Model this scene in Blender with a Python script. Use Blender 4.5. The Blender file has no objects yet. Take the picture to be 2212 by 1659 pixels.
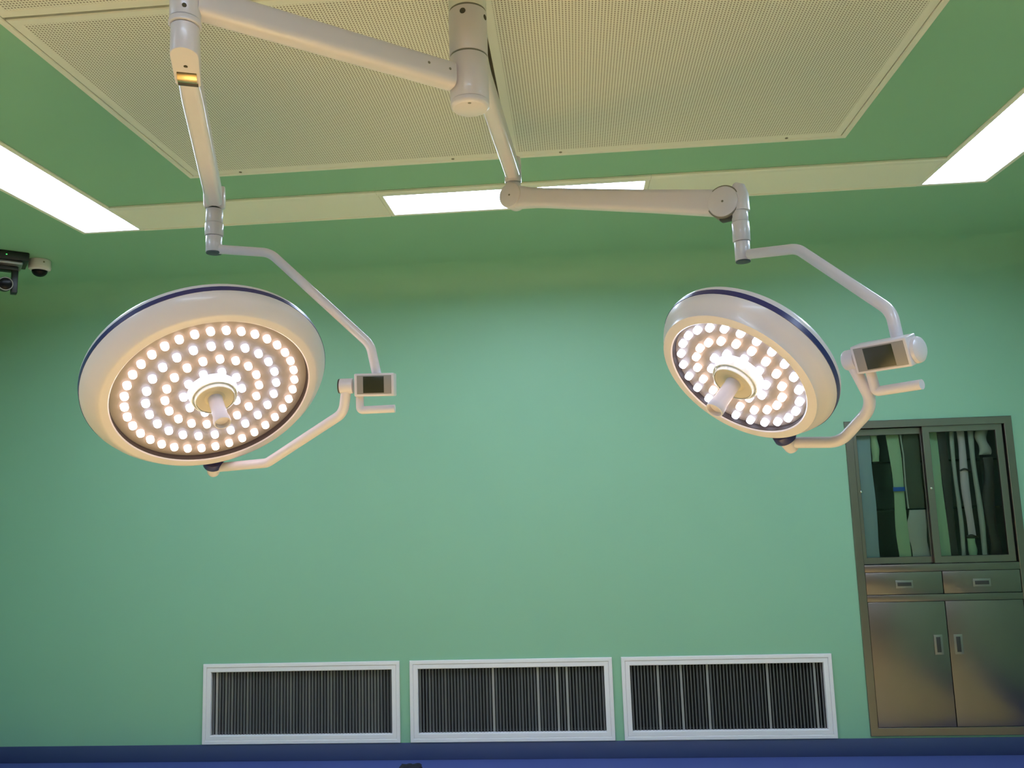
import bpy, bmesh, math, random
from mathutils import Vector, Matrix

# ------------------------------------------------------------------ camera, world, exposure
C = bpy.context.scene.collection
SC = bpy.context.scene
random.seed(4)
CAM_H = 1.446                      # eye height above the floor
cam_d = bpy.data.cameras.new('camera')
cam = bpy.data.objects.new('camera', cam_d)
C.objects.link(cam)
SC.camera = cam
cam_d.sensor_fit = 'HORIZONTAL'
cam_d.sensor_width = 36.0
cam_d.lens = 1768.04 * 36.0 / 2212.0
cam_d.clip_start = 0.05
cr = Vector((0.99646057, 0.07792108, -0.03153774))
cu = Vector((0.04160814, -0.13120069, 0.99048228))
cf = Vector((-0.07304167, 0.98828877, 0.13397847))
cam.matrix_world = Matrix(((cr.x, cu.x, -cf.x, 0), (cr.y, cu.y, -cf.y, 0), (cr.z, cu.z, -cf.z, CAM_H), (0, 0, 0, 1)))

w = bpy.data.worlds.new('world')
SC.world = w
w.use_nodes = True
w.node_tree.nodes['Background'].inputs[0].default_value = (0.9, 0.95, 1, 1)
w.node_tree.nodes['Background'].inputs[1].default_value = 0.0
SC.view_settings.view_transform = 'Standard'
SC.view_settings.look = 'None'
SC.view_settings.gamma = 1.0
SC.view_settings.use_curve_mapping = False
SC.view_settings.exposure = 0.0
SC.cycles.max_bounces = 14
SC.cycles.diffuse_bounces = 8
SC.cycles.glossy_bounces = 5
SC.cycles.transparent_max_bounces = 12
SC.cycles.sample_clamp_indirect = 6.0

PANEL_STRENGTH = 25.5              # ceiling light diffusers
PANEL_COLOR = (0.775, 0.945, 1.27)
LED_STRENGTH = 6.0
BEAM_WATTS = 460.0                  # the beam of each surgical lamp

# ------------------------------------------------------------------ materials
def mat(name, color, rough=0.5, metal=0.0, spec=0.5, noise=None, bump=None, coat=0.0):
    m = bpy.data.materials.new(name)
    m.use_nodes = True
    nt = m.node_tree
    b = nt.nodes['Principled BSDF']
    b.inputs['Base Color'].default_value = (*color, 1)
    b.inputs['Roughness'].default_value = rough
    b.inputs['Metallic'].default_value = metal
    b.inputs['Specular IOR Level'].default_value = spec
    b.inputs['Coat Weight'].default_value = coat
    tc = nt.nodes.new('ShaderNodeTexCoord')
    if noise:                       # (scale, amount): slight colour unevenness of paint
        n = nt.nodes.new('ShaderNodeTexNoise')
        n.inputs['Scale'].default_value = noise[0]
        n.inputs['Detail'].default_value = 4
        nt.links.new(tc.outputs['Object'], n.inputs['Vector'])
        mr = nt.nodes.new('ShaderNodeMapRange')
        mr.inputs['To Min'].default_value = 1 - noise[1]
        mr.inputs['To Max'].default_value = 1 + noise[1]
        nt.links.new(n.outputs['Fac'], mr.inputs['Value'])
        mx = nt.nodes.new('ShaderNodeVectorMath')
        mx.operation = 'SCALE'
        mx.inputs[0].default_value = color
        nt.links.new(mr.outputs['Result'], mx.inputs['Scale'])
        nt.links.new(mx.outputs['Vector'], b.inputs['Base Color'])
    if bump:                        # (scale, strength)
        n = nt.nodes.new('ShaderNodeTexNoise')
        n.inputs['Scale'].default_value = bump[0]
        n.inputs['Detail'].default_value = 5
        nt.links.new(tc.outputs['Object'], n.inputs['Vector'])
        bp = nt.nodes.new('ShaderNodeBump')
        bp.inputs['Strength'].default_value = bump[1]
        bp.inputs['Distance'].default_value = 0.002
        nt.links.new(n.outputs['Fac'], bp.inputs['Height'])
        nt.links.new(bp.outputs['Normal'], b.inputs['Normal'])
    return m

def emit(name, color, strength):
    m = bpy.data.materials.new(name)
    m.use_nodes = True
    nt = m.node_tree
    for n in list(nt.nodes):
        nt.nodes.remove(n)
    o = nt.nodes.new('ShaderNodeOutputMaterial')
    e = nt.nodes.new('ShaderNodeEmission')
    e.inputs[0].default_value = (*color, 1)
    e.inputs[1].default_value = strength
    nt.links.new(e.outputs[0], o.inputs[0])
    return m

def glass_mat(name, tint, gloss=0.16):
    m = bpy.data.materials.new(name)
    m.use_nodes = True
    nt = m.node_tree
    for n in list(nt.nodes):
        nt.nodes.remove(n)
    o = nt.nodes.new('ShaderNodeOutputMaterial')
    t = nt.nodes.new('ShaderNodeBsdfTransparent')
    t.inputs[0].default_value = (*tint, 1)
    g = nt.nodes.new('ShaderNodeBsdfGlossy')
    g.inputs['Roughness'].default_value = 0.02
    lw = nt.nodes.new('ShaderNodeLayerWeight')
    lw.inputs[0].default_value = gloss
    mx = nt.nodes.new('ShaderNodeMixShader')
    nt.links.new(lw.outputs['Fresnel'], mx.inputs[0])
    nt.links.new(t.outputs[0], mx.inputs[1])
    nt.links.new(g.outputs[0], mx.inputs[2])
    nt.links.new(mx.outputs[0], o.inputs[0])
    return m

def perforated(name, color, pitch, radius, hole):
    """Painted sheet metal punched with a square grid of small round holes."""
    m = bpy.data.materials.new(name)
    m.use_nodes = True
    nt = m.node_tree
    b = nt.nodes['Principled BSDF']
    b.inputs['Roughness'].default_value = 0.5
    tc = nt.nodes.new('ShaderNodeTexCoord')
    sc = nt.nodes.new('ShaderNodeVectorMath'); sc.operation = 'SCALE'
    sc.inputs['Scale'].default_value = 1.0 / pitch
    fr = nt.nodes.new('ShaderNodeVectorMath'); fr.operation = 'FRACTION'
    sub = nt.nodes.new('ShaderNodeVectorMath'); sub.operation = 'SUBTRACT'
    sub.inputs[1].default_value = (0.5, 0.5, 0)
    ml = nt.nodes.new('ShaderNodeVectorMath'); ml.operation = 'MULTIPLY'
    ml.inputs[1].default_value = (1, 1, 0)
    ln = nt.nodes.new('ShaderNodeVectorMath'); ln.operation = 'LENGTH'
    lt = nt.nodes.new('ShaderNodeMath'); lt.operation = 'LESS_THAN'
    lt.inputs[1].default_value = radius
    mx = nt.nodes.new('ShaderNodeMix'); mx.data_type = 'RGBA'
    mx.inputs['A'].default_value = (*color, 1)
    mx.inputs['B'].default_value = (*hole, 1)
    L = nt.links.new
    L(tc.outputs['Object'], sc.inputs[0]); L(sc.outputs[0], fr.inputs[0]); L(fr.outputs[0], sub.inputs[0])
    L(sub.outputs[0], ml.inputs[0]); L(ml.outputs[0], ln.inputs[0]); L(ln.outputs['Value'], lt.inputs[0])
    L(lt.outputs[0], mx.inputs['Factor']); L(mx.outputs['Result'], b.inputs['Base Color'])
    return m

M = dict(
    green=mat('green_paint', (0.235, 0.46, 0.315), 0.55, noise=(3, 0.02), bump=(240, 0.12)),
    skirt=mat('dark_blue_skirting', (0.050, 0.068, 0.165), 0.45, noise=(6, 0.05)),
    blue=mat('blue_vinyl', (0.070, 0.095, 0.30), 0.4, noise=(6, 0.06)),
    tan=mat('tan_vinyl', (0.82, 0.60, 0.29), 0.35, noise=(12, 0.08)),
    sheet=mat('painted_sheet', (0.74, 0.72, 0.65), 0.5),
    perf=perforated('perforated_sheet', (0.74, 0.72, 0.65), 0.0092, 0.28, (0.22, 0.18, 0.14)),
    warmgrey=mat('warm_grey_wall', (0.20, 0.17, 0.13), 0.6),
    tray=mat('cream_tray', (0.80, 0.78, 0.70), 0.5),
    seam=mat('dark_seam', (0.06, 0.05, 0.03), 0.8),
    white=mat('white_enamel', (0.665, 0.61, 0.665), 0.28, coat=0.2),
    head=mat('lamp_white', (0.65, 0.59, 0.62), 0.32, coat=0.15),
    plate=mat('led_plate', (0.25, 0.215, 0.20), 0.3),
    navy=mat('navy_trim', (0.012, 0.014, 0.11), 0.35),
    rubber=mat('grey_rubber', (0.05, 0.075, 0.085), 0.6),
    groove=mat('groove_grey', (0.20, 0.18, 0.14), 0.6),
    lip=mat('shade_brown_lip', (0.035, 0.022, 0.018), 0.5),
    black=mat('black_plastic', (0.008, 0.008, 0.009), 0.4),
    dgrey=mat('dark_grey', (0.035, 0.033, 0.03), 0.5),
    gun=mat('bezel_grey', (0.26, 0.24, 0.235), 0.45),
    lcd=mat('lcd_screen', (0.030, 0.032, 0.018), 0.25),
    silver=mat('silver_band', (0.35, 0.35, 0.36), 0.3, metal=0.8),
    brass=mat('brass', (0.80, 0.55, 0.28), 0.22, metal=1.0),
    chrome=mat('chrome', (0.88, 0.88, 0.88), 0.09, metal=1.0),
    gloss=mat('led_glare_white', (0.86, 0.86, 0.86), 0.15, coat=0.6),
    hub=mat('hub_cream', (0.55, 0.49, 0.40), 0.4),
    grille=mat('grille_white', (0.80, 0.76, 0.80), 0.4),
    slat=mat('slat_aluminium', (0.21, 0.205, 0.215), 0.35, metal=0.4),
    slat_b=mat('slat_bright', (0.34, 0.33, 0.35), 0.35, metal=0.2),
    duct=mat('dark_duct', (0.012, 0.012, 0.013), 0.8),
    steel=mat('brushed_steel', (0.30, 0.245, 0.22), 0.32, metal=1.0, noise=(9, 0.04)),
    steel_in=mat('steel_interior', (0.22, 0.24, 0.22), 0.3, metal=0.9),
    handle=mat('handle_steel', (0.32, 0.30, 0.27), 0.35, metal=0.8),
    glass=glass_mat('pane_glass', (0.82, 0.88, 0.84), 0.22),
    shelf_glass=glass_mat('shelf_glass', (0.45, 0.55, 0.52), 0.3),
    pouch_blue=mat('pouch_pale_blue', (0.30, 0.38, 0.42), 0.35),
    pouch_green=mat('pouch_green', (0.36, 0.50, 0.30), 0.4),
    pouch_pink=mat('pouch_pink', (0.62, 0.50, 0.52), 0.45),
    pouch_grey=mat('pouch_grey', (0.42, 0.42, 0.37), 0.3),
    brown=mat('dark_brown', (0.035, 0.022, 0.018), 0.5),
    olive=mat('olive_cloth', (0.06, 0.07, 0.04), 0.8),
    tape=mat('blue_tape', (0.02, 0.10, 0.42), 0.4),
    dcloth=mat('dark_cloth', (0.012, 0.012, 0.022), 0.9),
    smoke=mat('smoked_dome', (0.006, 0.006, 0.007), 0.25, spec=0.15),
    light=emit('light_diffuser', PANEL_COLOR, PANEL_STRENGTH),
    warm=emit('led_warm', (1.0, 0.74, 0.62), LED_STRENGTH),
    cool=emit('led_cool', (0.74, 0.78, 1.0), LED_STRENGTH),
    green_led=emit('green_indicator', (0.1, 1.0, 0.2), 1.5),
)

# ------------------------------------------------------------------ mesh helpers
WM = {}                                     # world matrix of everything that can be a parent

def I4(): return Matrix.Identity(4)

def link(o, world, parent=None):
    C.objects.link(o)
    WM[o.name] = world
    if parent is not None:
        o.parent = parent
        o.matrix_parent_inverse = Matrix.Identity(4)
        o.matrix_basis = WM[parent.name].inverted() @ world
    else:
        o.matrix_basis = world
    return o

def obj(name, bm, mats, parent=None, world=None, smooth=35, origin='center'):
    """Link a bmesh as ONE object.  With world=None its vertices are world coordinates."""
    if world is None:
        vs = [v.co for v in bm.verts]
        lo = Vector([min(v[i] for v in vs) for i in range(3)])
        hi = Vector([max(v[i] for v in vs) for i in range(3)])
        c = (lo + hi) / 2
        if origin == 'base': c.z = lo.z
        bmesh.ops.translate(bm, verts=bm.verts, vec=-c)
        world = Matrix.Translation(c)
    bmesh.ops.recalc_face_normals(bm, faces=bm.faces)
    me = bpy.data.meshes.new(name)
    bm.to_mesh(me); bm.free()
    for m in (mats if isinstance(mats, (list, tuple)) else [mats]):
        me.materials.append(m)
    if smooth:
        me.shade_smooth()
        me.set_sharp_from_angle(angle=math.radians(smooth))
    return link(bpy.data.objects.new(name, me), world, parent)

def thing(name, label, cat, loc=(0, 0, 0), rot=None, group=None):
    o = bpy.data.objects.new(name, None)
    o.empty_display_size = 0.1
    world = Matrix.Translation(Vector(loc)) @ (rot.to_4x4() if rot else I4())
    link(o, world)
    return tag(o, label, cat, group)

def tag(o, label, cat, group=None):
    o['label'] = label; o['category'] = cat
    if group: o['group'] = group
    return o

def struct(name, bm, m, smooth=35):
    o = obj(name, bm, m, smooth=smooth)
    o['kind'] = 'structure'
    return o

def frame_of(axis, up=(0, 0, 1)):
    z = Vector(axis).normalized()
    u = Vector(up)
    if abs(z.dot(u.normalized())) > 0.98: u = Vector((0, 1, 0))
    x = u.cross(z).normalized()
    y = z.cross(x)
    return Matrix((x, y, z)).transposed()

def place(loc, rot): return Matrix.Translation(Vector(loc)) @ rot.to_4x4()

def box(bm, lo, hi, bevel=0.0, mi=0, mtx=None, seg=2):
    lo, hi = Vector(lo), Vector(hi)
    r = bmesh.ops.create_cube(bm, size=1.0)
    vs = r['verts']
    s = hi - lo
    for v in vs:
        v.co = Vector((lo.x + (v.co.x + .5) * s.x, lo.y + (v.co.y + .5) * s.y, lo.z + (v.co.z + .5) * s.z))
    fs = set(f for v in vs for f in v.link_faces)
    if bevel > 0:
        es = list(set(e for v in vs for e in v.link_edges))
        rb = bmesh.ops.bevel(bm, geom=es, offset=bevel, segments=seg, profile=0.5, affect='EDGES')
        fs = set(rb['faces'])
        vs = list(set(v for f in fs for v in f.verts))
        fs = set(f for v in vs for f in v.link_faces)
    for f in fs: f.material_index = mi
    if mtx is not None:
        bmesh.ops.transform(bm, matrix=mtx, verts=list(set(v for f in fs for v in f.verts)))
    return bm

def lathe(bm, prof, mtx=None, seg=32, mi=0, ang=None):
    """Revolve (r, z) points about local z. r=0 ends become poles."""
    rings = []
    for r, z in prof:
        if r < 1e-6:
            rings.append([bm.verts.new((0, 0, z))])
        else:
            rings.append([bm.verts.new((r * math.cos(2 * math.pi * i / seg), r * math.sin(2 * math.pi * i / seg), z)) for i in range(seg)])
    for a, b in zip(rings, rings[1:]):
        for i in range(seg):
            j = (i + 1) % seg
            if len(a) == 1 and len(b) == 1: continue
            if len(a) == 1: f = (a[0], b[i], b[j])
            elif len(b) == 1: f = (a[i], a[j], b[0])
            else: f = (a[i], a[j], b[j], b[i])
            bm.faces.new(f).material_index = mi
    if mtx is not None:
        bmesh.ops.transform(bm, matrix=mtx, verts=[v for r in rings for v in r])
    return bm

def cyl(bm, p0, p1, r, bevel=0.002, seg=32, r1=None, mi=0):
    p0, p1 = Vector(p0), Vector(p1)
    L = (p1 - p0).length
    q = r if r1 is None else r1
    b = min(bevel, r * .9, L * .4)
    prof = [(0, 0), (r - b, 0), (r - b * .3, b * .3), (r, b), (q, L - b), (q - b * .3, L - b * .3), (q - b, L), (0, L)]
    return lathe(bm, prof, place(p0, frame_of(p1 - p0)), seg, mi)

def fillet(pts, rad, n=8):
    pts = [Vector(p) for p in pts]
    out = [pts[0]]
    for a, b, c in zip(pts, pts[1:], pts[2:]):
        d0, d1 = (a - b).normalized(), (c - b).normalized()
        th = d0.angle(d1)
        t = min(rad / math.tan(th / 2), (a - b).length * .48, (c - b).length * .48)
        r = t * math.tan(th / 2)
        bis = (d0 + d1).normalized()
        cen = b + bis * (r / math.sin(th / 2))
        s, e = b + d0 * t - cen, b + d1 * t - cen
        tot = s.angle(e)
        ax = s.cross(e).normalized()
        for k in range(n + 1):
            out.append(cen + Matrix.Rotation(tot * k / n, 3, ax) @ s)
    out.append(pts[-1])
    return out

def sweep(bm, pts, prof, up=(0, 0, 1), mi=0, scales=None, cap=True):
    """Sweep a closed 2D profile [(side, up)] along a polyline."""
    pts = [Vector(p) for p in pts]
    n = len(pts)
    up = Vector(up)
    rings = []
    T0 = (pts[1] - pts[0]).normalized()
    side = T0.cross(up)
    if side.length < 1e-3: side = T0.cross(Vector((0, 1, 0)))
    side.normalize()
    for k in range(n):
        if k == 0: t = (pts[1] - pts[0])
        elif k == n - 1: t = (pts[-1] - pts[-2])
        else: t = (pts[k + 1] - pts[k]).normalized() + (pts[k] - pts[k - 1]).normalized()
        t.normalize()
        side = (side - t * side.dot(t)).normalized()
        u = side.cross(t)
        s = scales[k] if scales else 1.0
        if not isinstance(s, (tuple, list)): s = (s, s)
        rings.append([bm.verts.new(pts[k] + side * (x * s[0]) + u * (y * s[1])) for x, y in prof])
    m = len(prof)
    for a, b in zip(rings, rings[1:]):
        for i in range(m):
            bm.faces.new((a[i], a[(i + 1) % m], b[(i + 1) % m], b[i])).material_index = mi
    if cap:
        bm.faces.new(rings[0][::-1]).material_index = mi
        bm.faces.new(rings[-1]).material_index = mi
    return bm

def circ(r, n=20): return [(r * math.cos(2 * math.pi * i / n), r * math.sin(2 * math.pi * i / n)) for i in range(n)]

def rrect(wd, ht, r, n=5):
    out = []
    for cx, cy, a0 in ((wd/2 - r, ht/2 - r, 0), (-wd/2 + r, ht/2 - r, 90), (-wd/2 + r, -ht/2 + r, 180), (wd/2 - r, -ht/2 + r, 270)):
        for k in range(n + 1):
            a = math.radians(a0 + 90 * k / n)
            out.append((cx + r * math.cos(a), cy + r * math.sin(a)))
    return out

def tube(bm, pts, r, bend=0.05, n=20, mi=0):
    return sweep(bm, fillet(pts, bend), circ(r, n), mi=mi)

def sheet(bm, xs, zs, skip, put, mi=0):
    """Grid of quads over the breaks xs/zs, leaving out rectangles in skip."""
    xs, zs = sorted(set(xs)), sorted(set(zs))
    V = {}
    def v(i, j):
        if (i, j) not in V: V[(i, j)] = bm.verts.new(put(xs[i], zs[j]))
        return V[(i, j)]
    for i in range(len(xs) - 1):
        for j in range(len(zs) - 1):
            mx, mz = (xs[i] + xs[i+1]) / 2, (zs[j] + zs[j+1]) / 2
            if any(a < mx < b and c < mz < d for a, b, c, d in skip): continue
            bm.faces.new((v(i, j), v(i+1, j), v(i+1, j+1), v(i, j+1))).material_index = mi
    return bm

def ring_frame(bm, lo, hi, wd, y0, y1, bevel=0.002, mi=0):
    """Four mitred bars round the rectangle lo..hi (x, z), between depths y0 and y1."""
    (x0, z0), (x1, z1) = lo, hi
    o = [(x0, z0), (x1, z0), (x1, z1), (x0, z1)]
    i = [(x0 + wd, z0 + wd), (x1 - wd, z0 + wd), (x1 - wd, z1 - wd), (x0 + wd, z1 - wd)]
    b = bevel
    ob = [(x0 + b, z0 + b), (x1 - b, z0 + b), (x1 - b, z1 - b), (x0 + b, z1 - b)]
    ib = [(x0 + wd - b, z0 + wd - b), (x1 - wd + b, z0 + wd - b), (x1 - wd + b, z1 - wd + b), (x0 + wd - b, z1 - wd + b)]
    loops = [[bm.verts.new((x, y, z)) for x, z in pts] for pts, y in ((o, y1), (o, y0 + b), (ob, y0), (ib, y0), (i, y0 + b), (i, y1))]
    loops.append(loops[0])
    for a, c in zip(loops, loops[1:]):
        for k in range(4):
            bm.faces.new((a[k], a[(k+1) % 4], c[(k+1) % 4], c[k])).material_index = mi
    return bm

# ------------------------------------------------------------------ the room
XL, XR, YB, YF, H = -3.56, 2.8, 4.74, -1.8, 2.796
CV = 0.19                                  # radius of the coved corners
GR = [(-2.1825, -1.0385), (-0.981, 0.1568), (0.207, 1.3456)]     # the three return-air grilles
GZ = (0.0935, 0.5345)
CBX, CBZ = (1.518, 2.4215), (0.1036, 1.794)                      # built-in cabinet

bm = bmesh.new()
holes = [(a + .04, b - .04, GZ[0] + .04, GZ[1] - .04) for a, b in GR] + [(CBX[0] + .02, CBX[1] - .02, CBZ[0] + .02, CBZ[1] - .02)]
xs = [XL, XR] + [h[k] for h in holes for k in (0, 1)]
zs = [0, H - CV - .03] + [h[k] for h in holes for k in (2, 3)]
sheet(bm, xs, zs, holes, lambda x, z: (x, YB, z))
prev = None                                 # the cove that rounds the wall into the ceiling
line = [(YB, H - CV - .03)] + [(YB - CV + CV * math.cos(math.radians(90 * k / 16)), H - CV + CV * math.sin(math.radians(90 * k / 16))) for k in range(17)] + [(YB - CV - .03, H)]
for y, z in line:
    cur = [bm.verts.new((XL, y, z)), bm.verts.new((XR, y, z))]
    if prev: bm.faces.new((prev[0], prev[1], cur[1], cur[0]))
    prev = cur
struct('wall_back', bm, M['green'])

def side_wall(name, put, span, m='green'):
    bm = bmesh.new()
    sheet(bm, span, [0, H], [], put)
    struct(name, bm, M[m])
side_wall('wall_left', lambda y, z: (XL, y, z), [YF, YB])
side_wall('wall_right', lambda y, z: (XR, y, z), [YF, YB])
side_wall('wall_front', lambda x, z: (x, YF, z), [XL, XR], 'warmgrey')

LX0, LX1, RX0, RX1 = -2.357, -2.080, 1.632, 1.9055
BY0, BY1 = 3.477, 3.720
LIT = [(-0.809, 0.3556, BY0, BY1), (LX0, LX1, 2.555, BY1), (RX0, RX1, 2.555, BY1), (LX0, LX1, 0.235, 1.40), (RX0, RX1, 0.235, 1.40), (-0.809, 0.3556, 0.235, 0.478)]
bm = bmesh.new()                            # the panel lights sit in openings, a hand's breadth up
e = 0.012
holes = [(a - e, b + e, c - e, d + e) for a, b, c, d in LIT]
sheet(bm, [XL, XR] + [h[k] for h in holes for k in (0, 1)], [YF, YB - CV - .03] + [h[k] for h in holes for k in (2, 3)], holes, lambda x, y: (x, y, H))
struct('ceiling', bm, M['green'])

BORD = 0.24
bm = bmesh.new()
ins = (XL + BORD, XR - BORD, YF + BORD, YB - BORD)
sheet(bm, [XL, XR, ins[0], ins[1]], [YF, YB, ins[2], ins[3]], [ins], lambda x, y: (x, y, 0), 0)
sheet(bm, [ins[0], ins[1]], [ins[2], ins[3]], [], lambda x, y: (x, y, 0), 1)
struct('floor', bm, [M['blue'], M['tan']])

for nm, lo, hi in (('baseboard_back', (XL, YB - .006, 0), (XR, YB - .0005, .0913)), ('baseboard_left', (XL + .0005, YF, 0), (XL + .006, YB - .008, .0913)),
                   ('baseboard_right', (XR - .006, YF, 0), (XR - .0005, YB - .008, .0913)), ('baseboard_front', (XL + .008, YF + .0005, 0), (XR - .008, YF + .006, .0913))):
    bm = bmesh.new(); box(bm, lo, hi, 0.0015)
    struct(nm, bm, M['skirt'])

# light trough ring: cream trays set in the green ceiling, some bays lit
def tray(name, x0, x1, y0, y1, axis):
    """Shallow cream tray: two lips along its length and a slightly recessed floor."""
    bm = bmesh.new()
    lip = 0.035
    if axis == 'x':
        box(bm, (x0, y0, H - .010), (x1, y0 + lip, H - .0006), .001)
        box(bm, (x0, y1 - .012, H - .010), (x1, y1, H - .0006), .001)
        box(bm, (x0, y0 + lip, H - .005), (x1, y1 - .012, H - .0006))
    else:
        box(bm, (x0, y0, H - .010), (x0 + .012, y1, H - .0006), .001)
        box(bm, (x1 - .03, y0, H - .010), (x1, y1, H - .0006), .001)
        box(bm, (x0 + .012, y0, H - .005), (x1 - .03, y1, H - .0006))
    return struct(name, bm, M['tray'])

def ceiling_light(rect, label):
    x0, x1, y0, y1 = rect
    fr = 0.022
    t = thing('ceiling_light', label, 'ceiling light', ((x0 + x1) / 2, (y0 + y1) / 2, H), group='white panel lights round the ceiling')
    bm = bmesh.new()
    ring_frame(bm, (x0 - fr, y0 - fr), (x1 + fr, y1 + fr), fr, 0, .006, .002)
    ring_frame(bm, (x0 - .010, y0 - .010), (x1 + .010, y1 + .010), .010, .0055, .046, .001)
    for v in bm.verts: v.co = Vector((v.co.x, v.co.z, H - .0065 + v.co.y))
    obj('frame', bm, M['tray'], t)
    bm = bmesh.new(); box(bm, (x0 + .0005, y0 + .0005, H + .030), (x1 - .0005, y1 - .0005, H + .036), .0012)
    obj('diffuser', bm, M['light'], t)
    return t

ceiling_light(LIT[0], 'lit panel light in the middle of the back strip, partly behind the lamp joint')
ceiling_light(LIT[1], 'long lit panel light at the left side of the ceiling, above the dome camera')
ceiling_light(LIT[2], 'long lit panel light at the right side of the ceiling, above the cabinet')
ceiling_light(LIT[3], 'lit panel light on the left ceiling strip nearest the front of the room')
ceiling_light(LIT[4], 'lit panel light on the right ceiling strip nearest the front of the room')
ceiling_light(LIT[5], 'lit panel light in the middle of the front ceiling strip')
tray('trim_1', LX1 + .023, -0.809 - .023, 3.415, 3.733, 'x')
tray('trim_2', 0.3556 + .023, RX0 - .023, 3.415, 3.733, 'x')
bm = bmesh.new()
box(bm, (-0.809 - .022, 3.415, H - .010), (0.3556 + .022, BY0 - .0225, H - .0006), .001)
struct('trim_3', bm, M['tray'])
tray('trim_4', LX0 - .02, LX1 + .02, 1.40 + .023, 2.555 - .023, 'y')
tray('trim_5', RX0 - .02, RX1 + .02, 1.40 + .023, 2.555 - .023, 'y')
tray('trim_6', LX1 + .023, -0.809 - .023, 0.22, 0.50, 'x')
tray('trim_7', 0.3556 + .023, RX0 - .023, 0.22, 0.50, 'x')

# perforated laminar-flow panels
FX, FY = (-1.536, 1.102), (0.832, 3.125)
bm = bmesh.new()
ring_frame(bm, (FX[0], FY[0]), (FX[1], FY[1]), .022, 0, .014, .003)
for v in bm.verts: v.co = Vector((v.co.x, v.co.z, H - .0165 + v.co.y))
struct('trim_8', bm, M['sheet'])
bm = bmesh.new(); box(bm, (FX[0] + .01, FY[0] + .01, H - .0018), (FX[1] - .01, FY[1] - .01, H - .0006))
struct('trim_9', bm, M['seam'])
PX = (FX[0] + .020, -0.211, FX[1] - .020)
PY = (FY[0] + .020, 1.978, FY[1] - .020)
def flow_panel(x0, x1, y0, y1, label, screws=()):
    g = 0.0055
    x0 += g; x1 -= g; y0 += g; y1 -= g
    b = 0.026
    t = thing('diffuser_panel', label, 'ceiling panel', ((x0 + x1) / 2, (y0 + y1) / 2, H), group='perforated air diffuser panels in the ceiling')
    bm = bmesh.new()
    zt, zb, ch = H - .002, H - .016, .003
    o = [(x0, y0), (x1, y0), (x1, y1), (x0, y1)]
    c = [(x0 + ch, y0 + ch), (x1 - ch, y0 + ch), (x1 - ch, y1 - ch), (x0 + ch, y1 - ch)]
    i = [(x0 + b, y0 + b), (x1 - b, y0 + b), (x1 - b, y1 - b), (x0 + b, y1 - b)]
    i2 = [(x0 + b + .004, y0 + b + .004), (x1 - b - .004, y0 + b + .004), (x1 - b - .004, y1 - b - .004), (x0 + b + .004, y1 - b - .004)]
    loops = [[bm.verts.new((x, y, z)) for x, y in pts] for pts, z in ((o, zt), (o, zb + ch), (c, zb), (i, zb), (i2, zb + .0025))]
    for a, d in zip(loops, loops[1:]):
        for k in range(4): bm.faces.new((a[k], a[(k+1) % 4], d[(k+1) % 4], d[k]))
    bm.faces.new(loops[0])
    obj('border', bm, M['sheet'], t)
    bm = bmesh.new()
    box(bm, (i2[0][0], i2[0][1], zb + .0025), (i2[2][0], i2[2][1], zb + .006))
    obj('perforated_sheet', bm, M['perf'], t)
    for sx, sy in screws:
        bm = bmesh.new(); cyl(bm, (sx, sy, zb + .001), (sx, sy, zb - .0025), .006, .001, 12)
        obj('screw', bm, M['groove'], t)
    return t
ys = PY[2] - .016
flow_panel(PX[0], PX[1], PY[1], PY[2], 'perforated ceiling panel left of the centre seam, behind the left lamp arm', [(-1.307, ys), (-0.436, ys)])
flow_panel(PX[1], PX[2], PY[1], PY[2], 'perforated ceiling panel right of the centre seam, crossed by a soft shadow', [(-0.007, ys), (0.867, ys)])
flow_panel(PX[0], PX[1], PY[0], PY[1], 'perforated ceiling panel cut off by the top left corner of the photo')
flow_panel(PX[1], PX[2], PY[0], PY[1], 'perforated ceiling panel nearest the viewer on the right of the column')

# ------------------------------------------------------------------ surgical light: ceiling column
CX, CY = -0.2225, 1.90
t = thing('ceiling_column', 'thick white column hanging from the ceiling that carries both surgical lamp arms', 'ceiling column', (CX, CY, H - .017))
bm = bmesh.new(); cyl(bm, (CX, CY, 2.648), (CX, CY, H - .0171), .0475, .002, 40)
obj('ceiling_tube', bm, M['sheet'], t)
def at_col(z0, z1, r, bev=.0025):
    bm = bmesh.new(); cyl(bm, (CX, CY, z0), (CX, CY, z1), r, bev, 48); return bm
obj('upper_sleeve', at_col(2.5275, 2.6435, .0480), M['white'], t)
lower = obj('lower_sleeve', at_col(2.408, 2.5235, .0482), M['white'], t)
obj('groove_ring', at_col(2.6435, 2.648, .0462, .0005), M['groove'], t)
obj('groove_ring', at_col(2.5235, 2.5275, .0464, .0005), M['groove'], t)
bm = bmesh.new()
lathe(bm, [(0, 2.391), (.0405, 2.391), (.0425, 2.392), (.0475, 2.397), (.0482, 2.400), (.0482, 2.4078), (0, 2.4078)], Matrix.Translation((CX, CY, 0)), 48)
obj('bottom_cap', bm, M['white'], t)
def screw_on(parent, cen, dirv, r=.0045, depth=.002, m='seam', name='screw'):
    bm = bmesh.new(); d = Vector(dirv).normalized()
    cyl(bm, Vector(cen) - d * .002, Vector(cen) + d * depth * .4, r, .0006, 14)
    return obj(name, bm, M[m], parent)
def col_screw(ang, z, r=.006):
    a = math.radians(ang); d = (math.sin(a), -math.cos(a), 0)
    screw_on(t, (CX + .048 * d[0], CY + .048 * d[1], z), d, r)
col_screw(-8, 2.625, .0075); col_screw(70, 2.622, .007); col_screw(24, 2.668, .009)
screw_on(t, (CX + .003, CY - .034, 2.391), (0, 0, -1), .0045, .001, 'groove')
bm = bmesh.new()                             # collar where the arm leaves the sleeve
col = t

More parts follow.
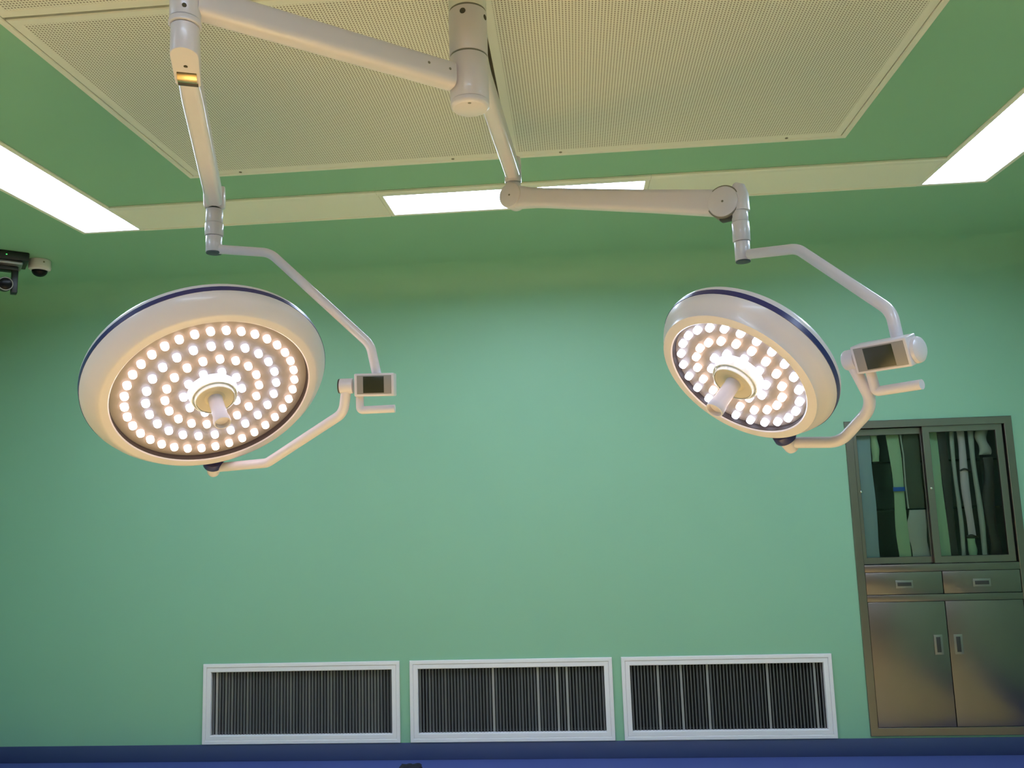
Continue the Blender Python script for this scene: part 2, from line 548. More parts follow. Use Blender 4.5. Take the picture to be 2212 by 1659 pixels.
# ------------------------------------------------------------------ surgical lamps
ARM = rrect(.052, .064, .018)
def lamp_head(root, cen, nrm, R, rin, rings, hub_r, handle_len, lens):
    """Round LED head. Local z is the way the light shines, origin in the plane of the LED rings."""
    n = Vector(nrm).normalized()
    e1 = n.cross(Vector((0, 0, 1))).normalized(); e2 = n.cross(e1)
    W = Matrix.Translation(Vector(cen)) @ Matrix((e1, e2, n)).transposed().to_4x4()
    bz = R - rin                              # rim width
    f = 0.005                                 # rim face stands proud of the LED plane
    bm = bmesh.new()
    lathe(bm, [(rin, f - .003), (rin + .003, f), (rin + .020, f), (rin + .026, f - .002), (rin + bz * .55, -.008),
               (rin + bz * .80, -.024), (R - .002, -.041), (R, -.047)], None, 96)
    lathe(bm, [(R, -.0630), (R, -.070), (R - .003, -.078), (R - .014, -.089), (R * .80, -.114), (R * .5, -.132), (R * .2, -.140), (0, -.141)], None, 96)
    head = obj('lamp_head', bm, M['head'], root, W)
    bm = bmesh.new()
    lathe(bm, [(R - .0004, -.0468), (R + .0012, -.0475), (R + .0012, -.0625), (R - .0004, -.0632)], None, 96)
    o = obj('trim_band', bm, M['navy'], head, W); o['label'] = 'navy blue band round the rim'
    bm = bmesh.new()
    lathe(bm, [(0, -.0138), (rin * .5, -.0138), (rin - .002, -.0138), (rin - .002, -.0168), (0, -.0168)], None, 96)
    obj('led_plate', bm, M['plate'], head, W)
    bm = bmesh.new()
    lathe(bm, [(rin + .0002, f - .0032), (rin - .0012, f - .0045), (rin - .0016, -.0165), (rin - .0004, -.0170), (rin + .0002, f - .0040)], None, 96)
    o = obj('inner_lip_shade', bm, M['lip'], head, W); o['label'] = 'inner edge round the LED field, coloured dark brown for its shade'  # dark colour paints in the shade of the gap inside the rim
    # one lens of each colour, then copies
    proto = {}
    for kind in ('warm', 'cool'):
        bm = bmesh.new()
        lathe(bm, [(lens, -.0138), (lens, -.003), (lens * .88, .0005), (lens * .55, .0025), (0, .0032)], None, 18)
        bmesh.ops.recalc_face_normals(bm, faces=bm.faces)
        me = bpy.data.meshes.new('led_lens_' + kind); bm.to_mesh(me); bm.free()
        me.materials.append(M[kind]); me.shade_smooth()
        proto[kind] = me
    first = None
    for r, cnt, ph, kind in rings:
        for k in range(cnt):
            a = ph + 2 * math.pi * k / cnt
            wl = W @ Matrix.Translation((r * math.cos(a), r * math.sin(a), 0))
            if first is None:
                first = bpy.data.objects.new('led', proto[kind]); o = first
            else:
                o = first.copy(); o.data = proto[kind]
                o.parent = None
            link(o, wl, head)
            if o is first: first_done = True
    # hub: chrome-lined collar, cream boss, tubular sterile handle
    bm = bmesh.new()
    lathe(bm, [(hub_r * 1.30, -.0136), (hub_r * 1.27, .000), (hub_r * 1.17, .013), (hub_r * 1.14, .0140), (hub_r * 1.12, .012), (hub_r * 1.115, .004)], None, 64)
    lathe(bm, [(hub_r * 1.06, .004), (hub_r * 1.05, .016), (hub_r * 1.02, .0225), (hub_r * .99, .0235), (hub_r * .97, .0215)], None, 64)
    o = obj('hub_ring', bm, M['gloss'], head, W); o['label'] = 'double ring round the handle boss, white for chrome reflecting the LEDs'  # white colour imitates chrome glaring with reflected LEDs
    bm = bmesh.new()
    lathe(bm, [(hub_r * 1.118, -.0136), (hub_r * 1.112, .0035), (hub_r * 1.062, .0035)], None, 64)
    obj('hub_groove', bm, M['chrome'], head, W)
    bm = bmesh.new()
    lathe(bm, [(hub_r * 1.055, -.004), (hub_r * .985, .015), (hub_r * .96, .0205), (hub_r * .90, .0205), (.028, .016), (.024, .018), (0, .018)], None, 48)
    obj('hub_boss', bm, M['hub'], head, W)
    bm = bmesh.new()
    L = handle_len
    lathe(bm, [(.0205, .0165), (.0200, .022), (.0195, .03), (.0200, L - .030), (.0225, L - .018), (.0235, L - .006), (.0225, L), (.0195, L), (.0185, L - .004), (.0175, L - .012), (0, L - .012)], None, 36)
    o = obj('handle', bm, M['white'], head, W); o['label'] = 'white tubular handle in the centre'
    ld = bpy.data.lights.new('beam', 'SPOT')
    ld.energy = BEAM_WATTS; ld.color = (1.0, 0.85, 0.66)
    ld.spot_size = math.radians(72); ld.spot_blend = 0.6; ld.shadow_soft_size = 0.03
    lo = bpy.data.objects.new('beam', ld)
    link(lo, W @ Matrix.Translation((0, 0, handle_len + .03)) @ Matrix.Rotation(math.pi, 4, 'X'), head)
    return head, W

def wp(W, r, t, z):                           # world point on a head, polar angle in degrees
    a = math.radians(t)
    return W @ Vector((r * math.cos(a), r * math.sin(a), z))

def drop_tube(root, x, y, z_top, zc0, zc1, z_bot, r):
    """The vertical swivel under a spring arm: stem, collar, lower sleeve, dark end cap."""
    bm = bmesh.new(); cyl(bm, (x, y, zc0), (x, y, z_top), r, .0015)
    obj('swivel_stem', bm, M['white'], root)
    bm = bmesh.new(); cyl(bm, (x, y, zc1), (x, y, zc0 - .0004), r * 1.08, .0015)
    obj('collar', bm, M['white'], root)
    bm = bmesh.new(); cyl(bm, (x, y, z_bot + .0045), (x, y, zc1 - .0015), r * .95, .0015)
    obj('swivel_sleeve', bm, M['white'], root)
    bm = bmesh.new(); cyl(bm, (x, y, z_bot), (x, y, z_bot + .004), r * .90, .001)
    o = obj('end_cap', bm, M['rubber'], root); o['label'] = 'dark grey cap under the swivel tube'

def control_box(root, cen, ax, up, w_, h_, d_):
    """Box with a screen. ax = direction of its long axis, up = its up direction; the screen faces ax x up."""
    X = Vector(ax).normalized(); Z = Vector(up); Z = (Z - X * Z.dot(X)).normalized(); Y = Z.cross(X)     # -Y faces the viewer
    W = Matrix.Translation(Vector(cen)) @ Matrix((X, Y, Z)).transposed().to_4x4()
    bm = bmesh.new(); box(bm, (-w_/2, -d_/2, -h_/2), (w_/2, d_/2, h_/2), .0035, seg=3)
    b = obj('control_box', bm, M['white'], root, W)
    bm = bmesh.new(); box(bm, (-w_/2 + .008, -d_/2 - .0012, -h_/2 + .006), (w_/2 - .007, -d_/2 + .0006, h_/2 - .006), .0006)
    obj('bezel', bm, M['gun'], b, W)
    bm = bmesh.new(); box(bm, (-w_*.27, -d_/2 - .0020, -h_/2 + .009), (w_*.25, -d_/2 - .0004, h_/2 - .009), .0004)
    o = obj('screen', bm, M['lcd'], b, W); o['label'] = 'dark olive display'
    return b, W

# ---- left lamp
root = thing('surgical_lamp', 'larger left surgical lamp with four rings of lit LEDs, on a jointed white arm', 'surgical lamp', (CX, CY, 2.463), group='surgical lamps on the ceiling column')
JX, JY = -0.7500, 1.4900
za = 2.4635
d = Vector((JX - CX, JY - CY, 0)).normalized()
p0 = Vector((CX, CY, za)) + d * .0505
p1 = Vector((JX, JY, za)) - d * .020
bm = bmesh.new(); sweep(bm, [p0, p0 + d * .08, p1], ARM)
obj('extension_arm', bm, M['white'], root)
sd = d.cross(Vector((0, 0, 1)))
if sd.y > 0: sd = -sd
for s in (.018, .075):
    screw_on(root, p0 + d * s + sd * .0258 + Vector((0, 0, .004)), sd, .0035, .002, 'groove')
bm = bmesh.new(); cyl(bm, (JX, JY, 2.4175), (JX, JY, 2.515), .0305, .003)
obj('joint_housing', bm, M['white'], root)
bm = bmesh.new(); lathe(bm, [(0, 2.4045), (.0300, 2.4045), (.0315, 2.406), (.0320, 2.410), (.0310, 2.4165), (0, 2.4165)], Matrix.Translation((JX, JY, 0)), 40)
obj('joint_collar', bm, M['white'], root)
screw_on(root, (JX + .012, JY - .0290, 2.433), (.35, -.94, 0), .0045)
# hinge fork: a cylinder cut off at a slant, with a brass hinge pin below
TX, TY = -1.0290, 2.25
sdv = Vector((TX - JX, TY - JY, 0)).normalized()        # plan direction of the spring arm
sx = sdv.cross(Vector((0, 0, 1)))
Rm = Matrix((sdv, -sx, Vector((0, 0, 1)))).transposed()
hp = Vector((JX, JY, 2.340))
bm = bmesh.new()                              # flat-bottomed fork: round at the joint, straight towards the arm
rf = .0275
out = [(rf * math.cos(math.radians(a)), rf * math.sin(math.radians(a))) for a in range(90, 271, 9)] + [(.050, -.0262), (.080, -.0250), (.083, -.022), (.083, .022), (.080, .0250), (.050, .0262)]
def zb_(x): return 2.3445 - .22 * (x + rf)
def zt_(x): return 2.404 if x < .001 else 2.404 - .45 * x
rows = []
for ins, fz in ((.0012, lambda x: zb_(x)), (0, lambda x: zb_(x) + .0012), (0, lambda x: zt_(x) - .002), (.003, lambda x: zt_(x))):
    rows.append([bm.verts.new(Vector((JX, JY, 0)) + Rm @ Vector((x * (1 - ins / .05), y * (1 - ins / rf), fz(x)))) for x, y in out])
for r0, r1 in zip(rows, rows[1:]):
    for i in range(len(out)):
        j = (i + 1) % len(out)
        bm.faces.new((r0[i], r0[j], r1[j], r1[i]))
bm.faces.new(rows[0][::-1]); bm.faces.new(rows[-1])
obj('hinge_fork', bm, M['white'], root)
screw_on(root, hp + sdv * .026 + Vector((0, 0, zb_(.026) - 2.340)), (0, 0, -1), .0042)
bm = bmesh.new(); cc = hp + sdv * .061 + Vector((0, 0, -.0035))
cyl(bm, cc - sx * .0195, cc + sx * .0195, .0195, .001, 32)
o = obj('hinge_pin', bm, M['brass'], root); o['label'] = 'shiny brass hinge pin'
bm = bmesh.new(); cc2 = cc + sdv * .018 + Vector((0, 0, -.010))
cyl(bm, cc2 - sx * .020, cc2 + sx * .020, .0085, .001, 20)
obj('hinge_gap', bm, M['dgrey'], root)
a0 = hp + sdv * .078 + Vector((0, 0, .004)); a1 = Vector((TX, TY, 2.336)) - sdv * .028
bm = bmesh.new(); sweep(bm, [a0, a0.lerp(a1, .12), a0.lerp(a1, .75), a1], rrect(.047, .056, .014), scales=[.9, 1, 1, 1])
obj('spring_arm', bm, M['white'], root)
bm = bmesh.new(); ck = Vector((TX, TY, 2.342)) - sdv * .006
cyl(bm, ck - sx * .029, ck + sx * .029, .034, .004, 36)
obj('elbow_knuckle', bm, M['white'], root)
bm = bmesh.new(); cyl(bm, (TX, TY, 2.3065), (TX, TY, 2.314), .0205, .0005)
obj('groove_ring', bm, M['dgrey'], root)
drop_tube(root, TX, TY, 2.306, 2.2638, 2.2257, 2.1723, .0242)
bm = bmesh.new()
tube(bm, [(TX + .018, TY, 2.1845), (-0.8606, TY, 2.166), (-0.5657, TY, 1.8799), (-0.5480, TY, 1.795)], .0133, .07)
obj('bent_arm', bm, M['white'], root)
bxc = (-0.5525, 2.253, 1.7650)
axl = Vector((1, .045, -.012))
cb, CW = control_box(root, bxc, axl, (0, -.10, 1), .112, .064, .046)
nub = Vector((-0.6350, 2.2475, 1.7645))
bm = bmesh.new(); u = Vector((1, .045, -.012)).normalized()
cyl(bm, nub - u * .0175, nub + u * .0195, .0215, .002)
obj('pivot_barrel', bm, M['white'], root)
bm = bmesh.new(); cyl(bm, nub - u * .0215, nub - u * .0177, .0205, .001)
obj('barrel_cap', bm, M['dgrey'], root)
bm = bmesh.new()
bl = Vector(bxc) + Vector((-.047, .004, -.030))
tube(bm, [bl + Vector((0, 0, .004)), bl + Vector((.001, .001, -.0395)), bl + Vector((.100, .003, -.0385))], .0112, .008)
obj('handle_bar', bm, M['white'], root)
headL, WL = lamp_head(root, (-0.9999, 2.2020, 1.7499), (.4443, -.4556, -.7714), .331, .2665,
                      [(.2282, 36, 4.8498, 'warm'), (.1754, 24, 5.0226, 'cool'), (.1265, 18, 5.2049, 'warm'), (.0785, 10, math.radians(305), 'cool')], .0525, .112, .0104)
def yoke(root, W, R, ang, pts, r):
    """Lower bent arm from the barrel to the pivot under the head's rim."""
    c = wp(W, 0, 0, -.034); rim = wp(W, R, ang, -.034)
    out = (rim - c).normalized()
    bm = bmesh.new(); cyl(bm, rim - out * .012, rim + out * .013, .030, .004)
    o = obj('pivot_collar', bm, M['navy'], root); o['label'] = 'navy blue pivot collar'
    bm = bmesh.new(); cyl(bm, rim + out * .0132, rim + out * .056, .0215, .009, 32, .0185)
    obj('pivot_cap', bm, M['white'], root)
    end = rim + out * .028
    bm = bmesh.new(); tube(bm, list(pts) + [end], r, .06)
    obj('yoke_arm', bm, M['white'], root)
yoke(root, WL, .331, 107.2, [nub + Vector((0, 0, -.008)), (-0.6516, 2.2761, 1.6917), (-0.923, 2.405, 1.5638)], .0142)

# ---- right lamp
root = thing('surgical_lamp', 'smaller right surgical lamp with three rings of lit LEDs, tilted towards the left', 'surgical lamp', (CX, CY, 2.580), group='surgical lamps on the ceiling column')
EX, EY = -0.1790, 2.790
zb = 2.586
d = Vector((EX - CX, EY - CY, 0)).normalized()
p0 = Vector((CX, CY, zb)) + d * .0500
bm = bmesh.new(); sweep(bm, [p0, p0 + d * .1, Vector((EX, EY, zb)) - d * .012], ARM)
obj('extension_arm', bm, M['white'], root)
bm = bmesh.new(); cyl(bm, (EX, EY, 2.545), (EX, EY, 2.640), .0300, .006)
obj('joint_housing', bm, M['white'], root)
KX, KY, KZ = 0.484, 2.42, 2.2956
jc = Vector((-0.1785, 2.79, 2.494))
kk = Vector((KX, KY, KZ))
hd = (kk - jc); hd.z = 0; hd.normalize()
hs = hd.cross(Vector((0, 0, 1)))
bm = bmesh.new(); cyl(bm, (EX, EY, 2.500), (EX, EY, 2.5435), .0270, .002)
obj('hinge_neck', bm, M['white'], root)
bm = bmesh.new(); cyl(bm, jc - hs * .030, jc + hs * .030, .0445, .005, 40)
obj('hinge_knuckle', bm, M['white'], root)
sf = hs if hs.y < 0 else -hs
screw_on(root, jc + sf * .0302, sf, .0035, .002, 'groove')
ad = (kk - jc).normalized()
a0 = jc + ad * .02; a1 = kk - ad * .02
bm = bmesh.new()
sweep(bm, [a0, a0 + ad * .05, a0 + ad * .12, a1 - ad * .22, a1 - ad * .08, a1], rrect(.050, .072, .016), scales=[(1, 1.1), (1, .95), (1, .90), (1, .98), (1, 1.06), (1, 1.1)])
obj('spring_arm', bm, M['white'], root)
bm = bmesh.new(); cyl(bm, kk - hs * .028, kk + hs * .028, .0465, .004, 44)
obj('elbow_knuckle', bm, M['white'], root)
screw_on(root, kk + sf * .0282, sf, .0035, .002, 'groove')
SXx, SYy = 0.5240, 2.40
bm = bmesh.new(); ring_c = kk + sf * .018
cyl(bm, kk - hs * .0235, kk + hs * .0235, .0505, .002, 44)
obj('groove_ring', bm, M['groove'], root)
bm = bmesh.new()                              # the swivel head that takes the knuckle
sc_ = Vector((SXx, SYy, 0))
sweep(bm, [Vector((SXx - .014, SYy + .008, 2.338)), Vector((SXx - .004, SYy + .002, 2.330)), Vector((SXx, SYy, 2.310)), Vector((SXx, SYy, 2.262))], circ(.0262, 28), up=(0, 1, 0), scales=[.72, .92, 1, 1])
obj('swivel_head', bm, M['white'], root)
bm = bmesh.new(); g0 = kk + ad * .012 + Vector((0, 0, -.046))
box(bm, (-.030, -.016, -.006), (.024, .016, .008), .005, mtx=place(g0, Matrix((hd, -hs, Vector((0, 0, 1)))).transposed()))
obj('hinge_gap', bm, M['dgrey'], root)
drop_tube(root, 0.5200, 2.40, 2.262, 2.2287, 2.1690, 2.1054, .0238)
bm = bmesh.new()
tube(bm, [(0.5338, 2.3792, 2.1237), (0.6368, 2.2517, 2.096), (0.7958, 2.0547, 1.8672), (0.8026, 2.0463, 1.788)], .0148, .07)
obj('bent_arm', bm, M['white'], root)
AX = Vector((.628, -.778, 0)).normalized()
NH = Vector((-.778, -.628, 0)).normalized()
tl = math.radians(18)
UP = Vector((0, 0, 1)) * math.cos(tl) + NH * math.sin(tl)
bc = Vector((0.7735, 2.0590, 1.7605))
cb, CW = control_box(root, bc, AX, UP, .146, .072, .050)
bm = bmesh.new(); e = bc + AX * .0735 + Vector((.002, .004, 0))
lathe(bm, [(0, .017), (.012, .0167), (.024, .014), (.031, .009), (.033, .003), (.033, 0), (0, 0)], place(e + NH * -.010, frame_of(AX)), 36)
obj('end_knob', bm, M['white'], root)
nub = bc - AX * .0735 - AX * .018
bm = bmesh.new(); cyl(bm, nub - AX * .016, nub + AX * .0175, .0265, .004)
obj('pivot_barrel', bm, M['white'], root)
bm = bmesh.new()
hb = bc - AX * .050 + UP * -.034
tube(bm, [hb + UP * .006, hb - UP * .056, hb - UP * .053 + AX * .120], .0125, .008)
obj('handle_bar', bm, M['white'], root)
headR, WR = lamp_head(root, (0.4192, 2.1054, 1.7214), (-.5912, -.3774, -.7128), .2385, .1855,
                      [(.1639, 24, 4.7712, 'cool'), (.120, 18, 4.7680, 'warm'), (.076, 10, math.radians(255), 'cool')], .0525, .118, .0099)
yoke(root, WR, .2385, 80.8, [nub + Vector((0, 0, -.010)), (0.7662, 2.1446, 1.6436), (0.6957, 2.212, 1.5557)], .0150)

# ------------------------------------------------------------------ return-air grilles on the back wall
def grille(x0, x1, label, bright):
    z0, z1 = GZ
    t = thing('air_grille', label, 'air vent', ((x0 + x1) / 2, YB, z0), group='white return-air grilles in a row low on the back wall')
    bm = bmesh.new()
    ring_frame(bm, (x0, z0), (x1, z1), .020, YB - .011, YB - .0005, .002)
    ring_frame(bm, (x0 + .0195, z0 + .0195), (x1 - .0195, z1 - .0195), .027, YB - .008, YB + .020, .003)
    obj('frame', bm, M['grille'], t)
    a0, a1, c0, c1 = x0 + .0466, x1 - .0466, z0 + .0466, z1 - .0466
    bm = bmesh.new()
    box(bm, (a0 - .004, YB + .080, c0 - .004), (a1 + .004, YB + .085, c1 + .004))
    for lo, hi in (((a0 - .004, YB + .021, c0 - .004), (a0 - .001, YB + .080, c1 + .004)), ((a1 + .001, YB + .021, c0 - .004), (a1 + .004, YB + .080, c1 + .004)),
                   ((a0 - .001, YB + .021, c0 - .004), (a1 + .001, YB + .080, c0 - .001)), ((a0 - .001, YB + .021, c1 + .001), (a1 + .001, YB + .080, c1 + .004))):
        box(bm, lo, hi)
    obj('duct_box', bm, M['duct'], t)
    n = 58
    bm = bmesh.new()
    rnd = random.Random(int(x0 * 1000))
    for k in range(n):
        u = (k + .5) / n
        x = a0 + (a1 - a0) * u
        near = min(abs(u - b) for b in bright) if bright else 1
        tw = rnd.uniform(-10, 10) + 38
        br = near < .5 / n
        if br: tw = 74
        R_ = Matrix.Translation((x, YB + .016, 0)) @ Matrix.Rotation(math.radians(90 - tw), 4, 'Z')
        box(bm, (-.0065, -.0011, c0 - .0005), (.0065, .0011, c1 + .0005), 0, 1 if br else 0, R_)
    obj('louvres', bm, [M['slat'], M['slat_b']], t)
    return t
grille(*GR[0], 'white return-air grille at the left of the row of three, low on the back wall', [.025])
grille(*GR[1], 'white return-air grille in the middle of the row of three, low on the back wall', [.40, .64, .75, .81])
grille(*GR[2], 'white return-air grille at the right of the row, nearest the steel cabinet', [.14, .275, .40, .71, .95])

# ------------------------------------------------------------------ built-in stainless cabinet
t = thing('instrument_cabinet', 'tall built-in stainless steel cabinet with sliding glass doors, at the right of the wall', 'cabinet', ((CBX[0] + CBX[1]) / 2, YB, CBZ[0]))
x0, x1, z0, z1 = CBX[0], CBX[1], CBZ[0], CBZ[1]
yo = YB - .012                                # face of the frame
fw = .042
bm = bmesh.new()
ring_frame(bm, (x0, z0), (x1, z1), fw, yo, YB - .0005, .002)
box(bm, (x0 + fw, yo + .001, .9605), (x1 - fw, YB + .010, .9985), .001)
box(bm, (x0 + fw, yo + .001, .8020), (x1 - fw, YB + .010, .8375), .001)
obj('frame', bm, M['steel'], t)
ya, yb = YB + .002, YB + .34
bm = bmesh.new()
ix0, ix1 = x0 + .022, x1 - .022
box(bm, (ix0, yb, z0 + .022), (ix1, yb + .004, z1 - .022))
box(bm, (ix0, ya, z0 + .022), (ix0 + .004, yb, z1 - .022))
box(bm, (ix1 - .004, ya, z0 + .022), (ix1, yb, z1 - .022))
box(bm, (ix0 + .004, ya, z1 - .026), (ix1 - .004, yb, z1 - .022))
box(bm, (ix0 + .004, YB + .011, .975), (ix1 - .004, yb, .979))
box(bm, (ix0 + .004, ya, z0 + .022), (ix1 - .004, yb, z0 + .026))
for px in (1.735, 2.125):                     # black bars imitating the dark bands reflected in the glass
    box(bm, (px - .024, yb - .030, .979), (px + .024, yb - .0005, z1 - .026), 0, 1)
obj('carcass', bm, [M['steel_in'], M['black']], t)
for zz in (1.294, 1.561):
    bm = bmesh.new(); box(bm, (ix0 + .006, YB + .075, zz - .004), (ix1 - .006, yb - .031, zz + .004), .001)
    o = obj('shelf', bm, M['shelf_glass'], t); o['label'] = 'glass shelf'
def glass_door(xa, xb, y, za_, zb_, st, pull):
    bm = bmesh.new()
    ring_frame(bm, (xa, za_), (xb, zb_), st, y, y + .018, .0015)
    d_ = obj('glass_door', bm, M['steel'], t)
    bm = bmesh.new(); box(bm, (xa + st - .002, y + .007, za_ + st - .002), (xb - st + .002, y + .011, zb_ - st + .002))
    obj('pane', bm, M['glass'], d_)
    bm = bmesh.new(); cyl(bm, (pull[0], y + .001, pull[1]), (pull[0], y - .007, pull[1]), .006, .002, 16)
    obj('knob', bm, M['chrome'], d_)
glass_door(1.556, 1.976, YB + .030, 1.0005, 1.7500, .036, (1.590, 1.40))
glass_door(1.944, 2.374, YB + .006, 1.0005, 1.7560, .037, (1.962, 1.408))
def recess_pull(parent, cx, cz, w_, h_, y, slot):
    bm = bmesh.new(); box(bm, (cx - w_/2, y - .0025, cz - h_/2), (cx + w_/2, y - .0003, cz + h_/2), .001)
    h = obj('pull_plate', bm, M['handle'], parent)
    bm = bmesh.new(); box(bm, (cx - slot[0]/2, y - .0032, cz - slot[1]/2), (cx + slot[0]/2, y - .0020, cz + slot[1]/2), .0004)
    return h, bm
for xa, xb, hx in ((1.5615, 1.9665, 1.764), (1.9705, 2.3765, 2.172)):
    bm = bmesh.new(); box(bm, (xa, yo + .003, .8405), (xb, YB + .012, .9580), .0015)
    dr = obj('drawer', bm, M['steel'], t)
    h, bm = recess_pull(dr, hx, .894, .092, .042, yo + .003, (.074, .020))
    bm2 = bm; obj('pull_slot', bm2, M['dgrey'], dr)
for xa, xb, hx in ((1.5615, 1.9670, 1.914), (1.9705, 2.3765, 2.018)):
    bm = bmesh.new(); box(bm, (xa, yo + .003, .1475), (xb, YB + .012, .7995), .0015)
    dr = obj('door', bm, M['steel'], t)
    h, bm = recess_pull(dr, hx, .572, .046, .104, yo + .003, (.022, .080))
    obj('pull_slot', bm, M['dgrey'], dr)

# things kept in the cabinet: pouches, packets and sleeves that hang from the top or stand on the shelves; both green strips imitate the reflected green wall
def pouch(name, cx, cy, wd, z_lo, z_hi, m, label, cat, bulge=.012, skew=0.0, wav=.006, seed=1, grp=None):
    rnd = random.Random(seed)
    n, k = 14, 7
    bm = bmesh.new()
    front, back = [], []
    for j in range(n + 1):
        v = j / n
        z = z_lo + (z_hi - z_lo) * v
        off = skew * (1 - v) + wav * math.sin(v * 7 + seed)
        wj = wd * (1 + .10 * math.sin(v * 9 + seed * 2))
        rf, rb = [], []
        for i in range(k + 1):
            u = i / k * 2 - 1
            b = bulge * (1 - u * u) * (1 - (2 * v - 1) ** 6) + .0015 + rnd.uniform(0, .0015)
            rf.append(bm.verts.new((cx + off + u * wj / 2, cy - b, z)))
            rb.append(bm.verts.new((cx + off + u * wj / 2, cy + b, z)))
        front.append(rf); back.append(rb)
    for g in (front, back):
        for j in range(n):
            for i in range(k):
                bm.faces.new((g[j][i], g[j][i+1], g[j+1][i+1], g[j+1][i]))
    for j in range(n):
        for i in (0, k):
            bm.faces.new((front[j][i], front[j+1][i], back[j+1][i], back[j][i]))
    for j in (0, n):
        for i in range(k):
            bm.faces.new((front[j][i], front[j][i+1], back[j][i+1], back[j][i]))
    return tag(obj(name, bm, m, smooth=60), label, cat, grp)
yh = YB + .066                                 # just behind the doors
zt, zf = z1 - .030, .981
pouch('cabinet_strip', 1.632, yh, .088, zf, zt - .03, M['pouch_blue'], 'tall pale blue sleeve at the left edge behind the left glass door', 'sleeve', .007, .0, .002, 2)
pouch('cabinet_strip', 1.700, yh, .040, 1.567, zt - .035, M['pouch_green'], 'short green packet high up beside the pale blue sleeve', 'packet', .010, 0, .002, 5)
pouch('cabinet_strip', 1.800, yh, .062, zf, zt - .02, M['pouch_green'], 'long pale green strip behind the middle of the left glass door, imitating the reflected wall', 'strip', .005, .016, .006, 3)
pouch('hanging_bag', 1.899, yh + .004, .100, 1.30, zt - .03, M['olive'], 'dark olive hanging bag behind the left glass door', 'bag', .010, .0, .010, 1)
pouch('hanging_bag', 1.896, yh + .004, .100, zf, 1.290, M['pouch_grey'], 'greyish transparent bag under the dark olive one', 'bag', .010, .0, .008, 7)
bm = bmesh.new(); tube(bm, [(1.838, yh - .016, zt - .03), (1.846, yh - .018, 1.60), (1.842, yh - .018, 1.44), (1.846, yh - .017, 1.30)], .004, .05, 10)
tag(obj('catheter_tube', bm, M['pouch_grey']), 'thin pale tube hanging in front of the dark olive bag', 'tube')
bm = bmesh.new(); box(bm, (1.772, yh - .022, 1.397), (1.836, yh - .016, 1.420), .001)
tag(obj('tape_strip', bm, M['tape']), 'short bright blue tape strip across the pale green strip', 'tape')
pouch('cabinet_strip', 2.010, yh, .060, zf, zt - .01, M['pouch_green'], 'green strip at the left edge of the right glass door, imitating the reflected wall', 'strip', .004, .020, .003, 9)
pouch('hanging_bag', 2.078, yh + .012, .046, zf, zt - .01, M['brown'], 'narrow dark brown sleeve beside the green strip', 'sleeve', .004, .0, .002, 4)
pouch('hanging_pouch', 2.126, yh, .022, zf + .03, zt - .02, M['pouch_grey'], 'thin greyish crinkled pouch left of the pink one', 'pouch', .006, .0, .004, 6)
pouch('hanging_pouch', 2.172, yh, .042, 1.14, zt - .02, M['pouch_pink'], 'long pinkish hanging pouch behind the right glass door', 'pouch', .008, .006, .004, 8)
pouch('hanging_pouch', 2.176, yh + .002, .044, zf + .02, 1.125, M['pouch_green'], 'green packet standing under the pink pouch', 'packet', .008, .0, .002, 11)
pouch('hanging_pouch', 2.230, yh, .028, zf + .03, zt - .02, M['pouch_grey'], 'pale crinkled pouch right of the pink one', 'pouch', .008, .010, .004, 12)
pouch('hanging_pouch', 2.292, yh, .060, 1.585, zt - .02, M['pouch_grey'], 'short pale crumpled packet in the upper right corner', 'packet', .014, .0, .010, 13)
pouch('hanging_bag', 2.304, yh + .006, .058, zf + .05, 1.570, M['brown'], 'large dark brown bag at the right edge of the right glass door', 'bag', .012, -.008, .010, 14)
for k, (zz, lab) in enumerate(((1.500, 'upper dark loop round the pink pouch'), (1.135, 'lower dark loop round the pink pouch'))):
    bm = bmesh.new(); tube(bm, [(2.146, yh - .016, zz), (2.170, yh - .018, zz + .012), (2.205, yh - .014, zz - .006)], .005, .03, 10)
    tag(obj('strap', bm, M['brown']), lab, 'strap', 'dark straps round the pink pouch')

# ------------------------------------------------------------------ cameras on the ceiling at the left
dx, dy = -2.868, 4.130
t = thing('dome_camera', 'small white dome security camera on the ceiling beside the black camera', 'security camera', (dx, dy, H))
bm = bmesh.new()
lathe(bm, [(0, H - .0005), (.051, H - .0005), (.054, H - .006), (.055, H - .038), (.056, H - .042), (.053, H - .052), (.043, H - .059), (.039, H - .059), (.039, H - .054), (0, H - .054)], Matrix.Translation((dx, dy, 0)), 48)
obj('housing', bm, M['white'], t)
bm = bmesh.new()
prof = [(.0385, H - .0595)] + [(.0385 * math.cos(math.radians(a)), H - .0595 - .033 * math.sin(math.radians(a))) for a in range(10, 91, 10)]
prof[-1] = (0, prof[-1][1])
lathe(bm, [(0, H - .0595)] + prof, Matrix.Translation((dx, dy, 0)), 40)
o = obj('dome', bm, M['smoke'], t); o['label'] = 'dark smoked dome'
for a in (-35, 200):
    aa = math.radians(a); screw_on(t, (dx + .055 * math.cos(aa), dy + .055 * math.sin(aa), H - .020), (math.cos(aa), math.sin(aa), 0), .005, .002, 'groove')

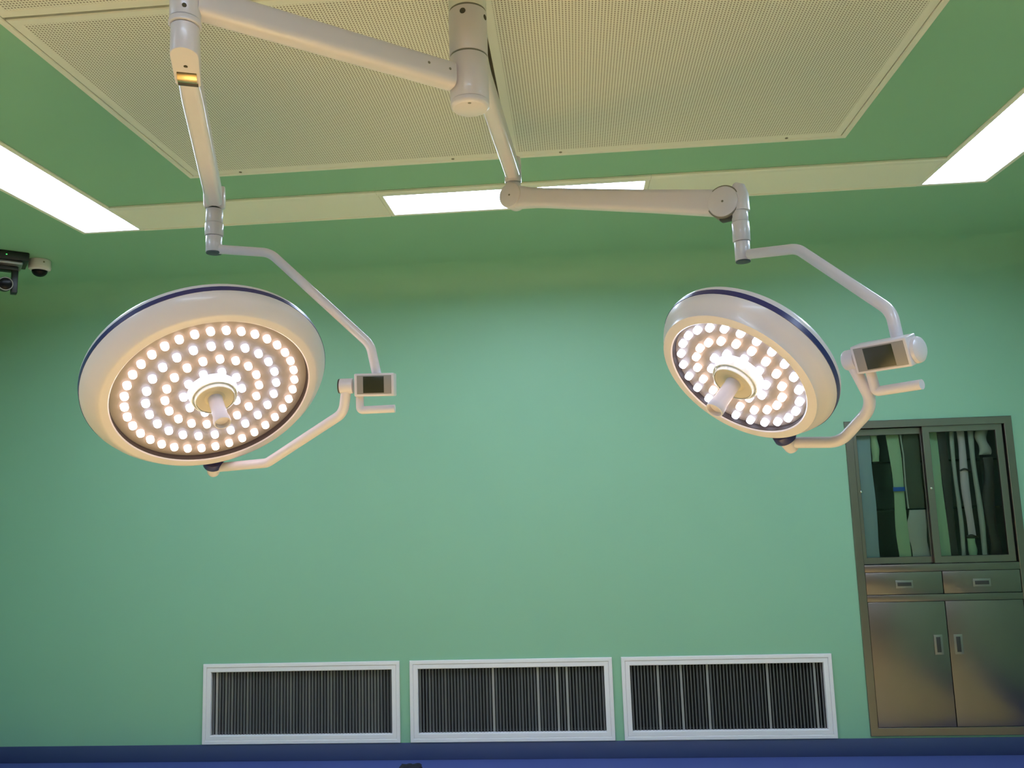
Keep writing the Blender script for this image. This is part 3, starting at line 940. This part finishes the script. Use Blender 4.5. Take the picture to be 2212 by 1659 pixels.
rz = Matrix.Rotation(math.radians(40), 3, 'Z')
O = Vector((-2.990, 3.992, H))
t = thing('pan_tilt_camera', 'black pan-tilt camera hanging from the ceiling at the left edge', 'security camera', O, rz)
W = place(O, rz)
bm = bmesh.new(); box(bm, (-.122, -.100, -.045), (.122, .100, -.0008), .006)
obj('base_plate', bm, M['black'], t, W)
bm = bmesh.new(); box(bm, (-.096, -.078, -.066), (.096, .078, -.0455), .008)
o = obj('base_band', bm, M['silver'], t, W); o['label'] = 'silver band under the base'
bm = bmesh.new(); box(bm, (-.0052, -.1006, -.026), (.0012, -.0995, -.021))
bmesh.ops.translate(bm, verts=bm.verts, vec=(.02, 0, 0))
obj('indicator', bm, M['green_led'], t, W)
bm = bmesh.new()
box(bm, (-.058, -.034, -.088), (.080, .034, -.0665), .004)
box(bm, (.050, -.030, -.208), (.080, .030, -.0860), .004)
box(bm, (-.058, -.030, -.208), (-.028, .030, -.0860), .004)
obj('yoke', bm, M['black'], t, W)
bm = bmesh.new(); lc = Vector((.022, 0, -.163))
cyl(bm, lc + Vector((0, .060, .010)), lc + Vector((0, -.058, -.008)), 0.0350, .004, 36)
b = obj('camera_body', bm, M['black'], t, W)
fr_ = Vector((0, -.118, -.018)).normalized()
bm = bmesh.new(); lathe(bm, [(.0305, 0), (.0355, 0), (.0360, .003), (.0345, .006), (.0310, .006), (.0305, 0)], place(lc + Vector((0, -.058, -.008)), frame_of(fr_)), 40)
obj('lens_ring', bm, M['gun'], b, W)
bm = bmesh.new(); lathe(bm, [(.0303, .0005), (.020, .0035), (.010, .005), (0, .0055)], place(lc + Vector((0, -.058, -.008)), frame_of(fr_)), 36)
obj('lens', bm, M['smoke'], b, W)

# ------------------------------------------------------------------ small dark bundle on the floor by the back wall
bm = bmesh.new()
bmesh.ops.create_icosphere(bm, subdivisions=4, radius=1)
for v in bm.verts:
    c = v.co.copy()
    k = 1 + .16 * math.sin(5 * c.x + 1.2) * math.cos(6 * c.y) + .12 * math.sin(9 * c.z + 4 * c.x) + .05 * math.sin(17 * c.y + 11 * c.x)
    v.co = Vector((c.x * .060 * k, c.y * .05 * k, max(0, (c.z + .55)) * .021 * k))
bmesh.ops.translate(bm, verts=bm.verts, vec=(-0.946, 4.545, 0.001))
tag(obj('crumpled_cloth', bm, M['dcloth'], smooth=80, origin='base'), 'small dark crumpled cloth on the blue floor, at the bottom edge', 'cloth')
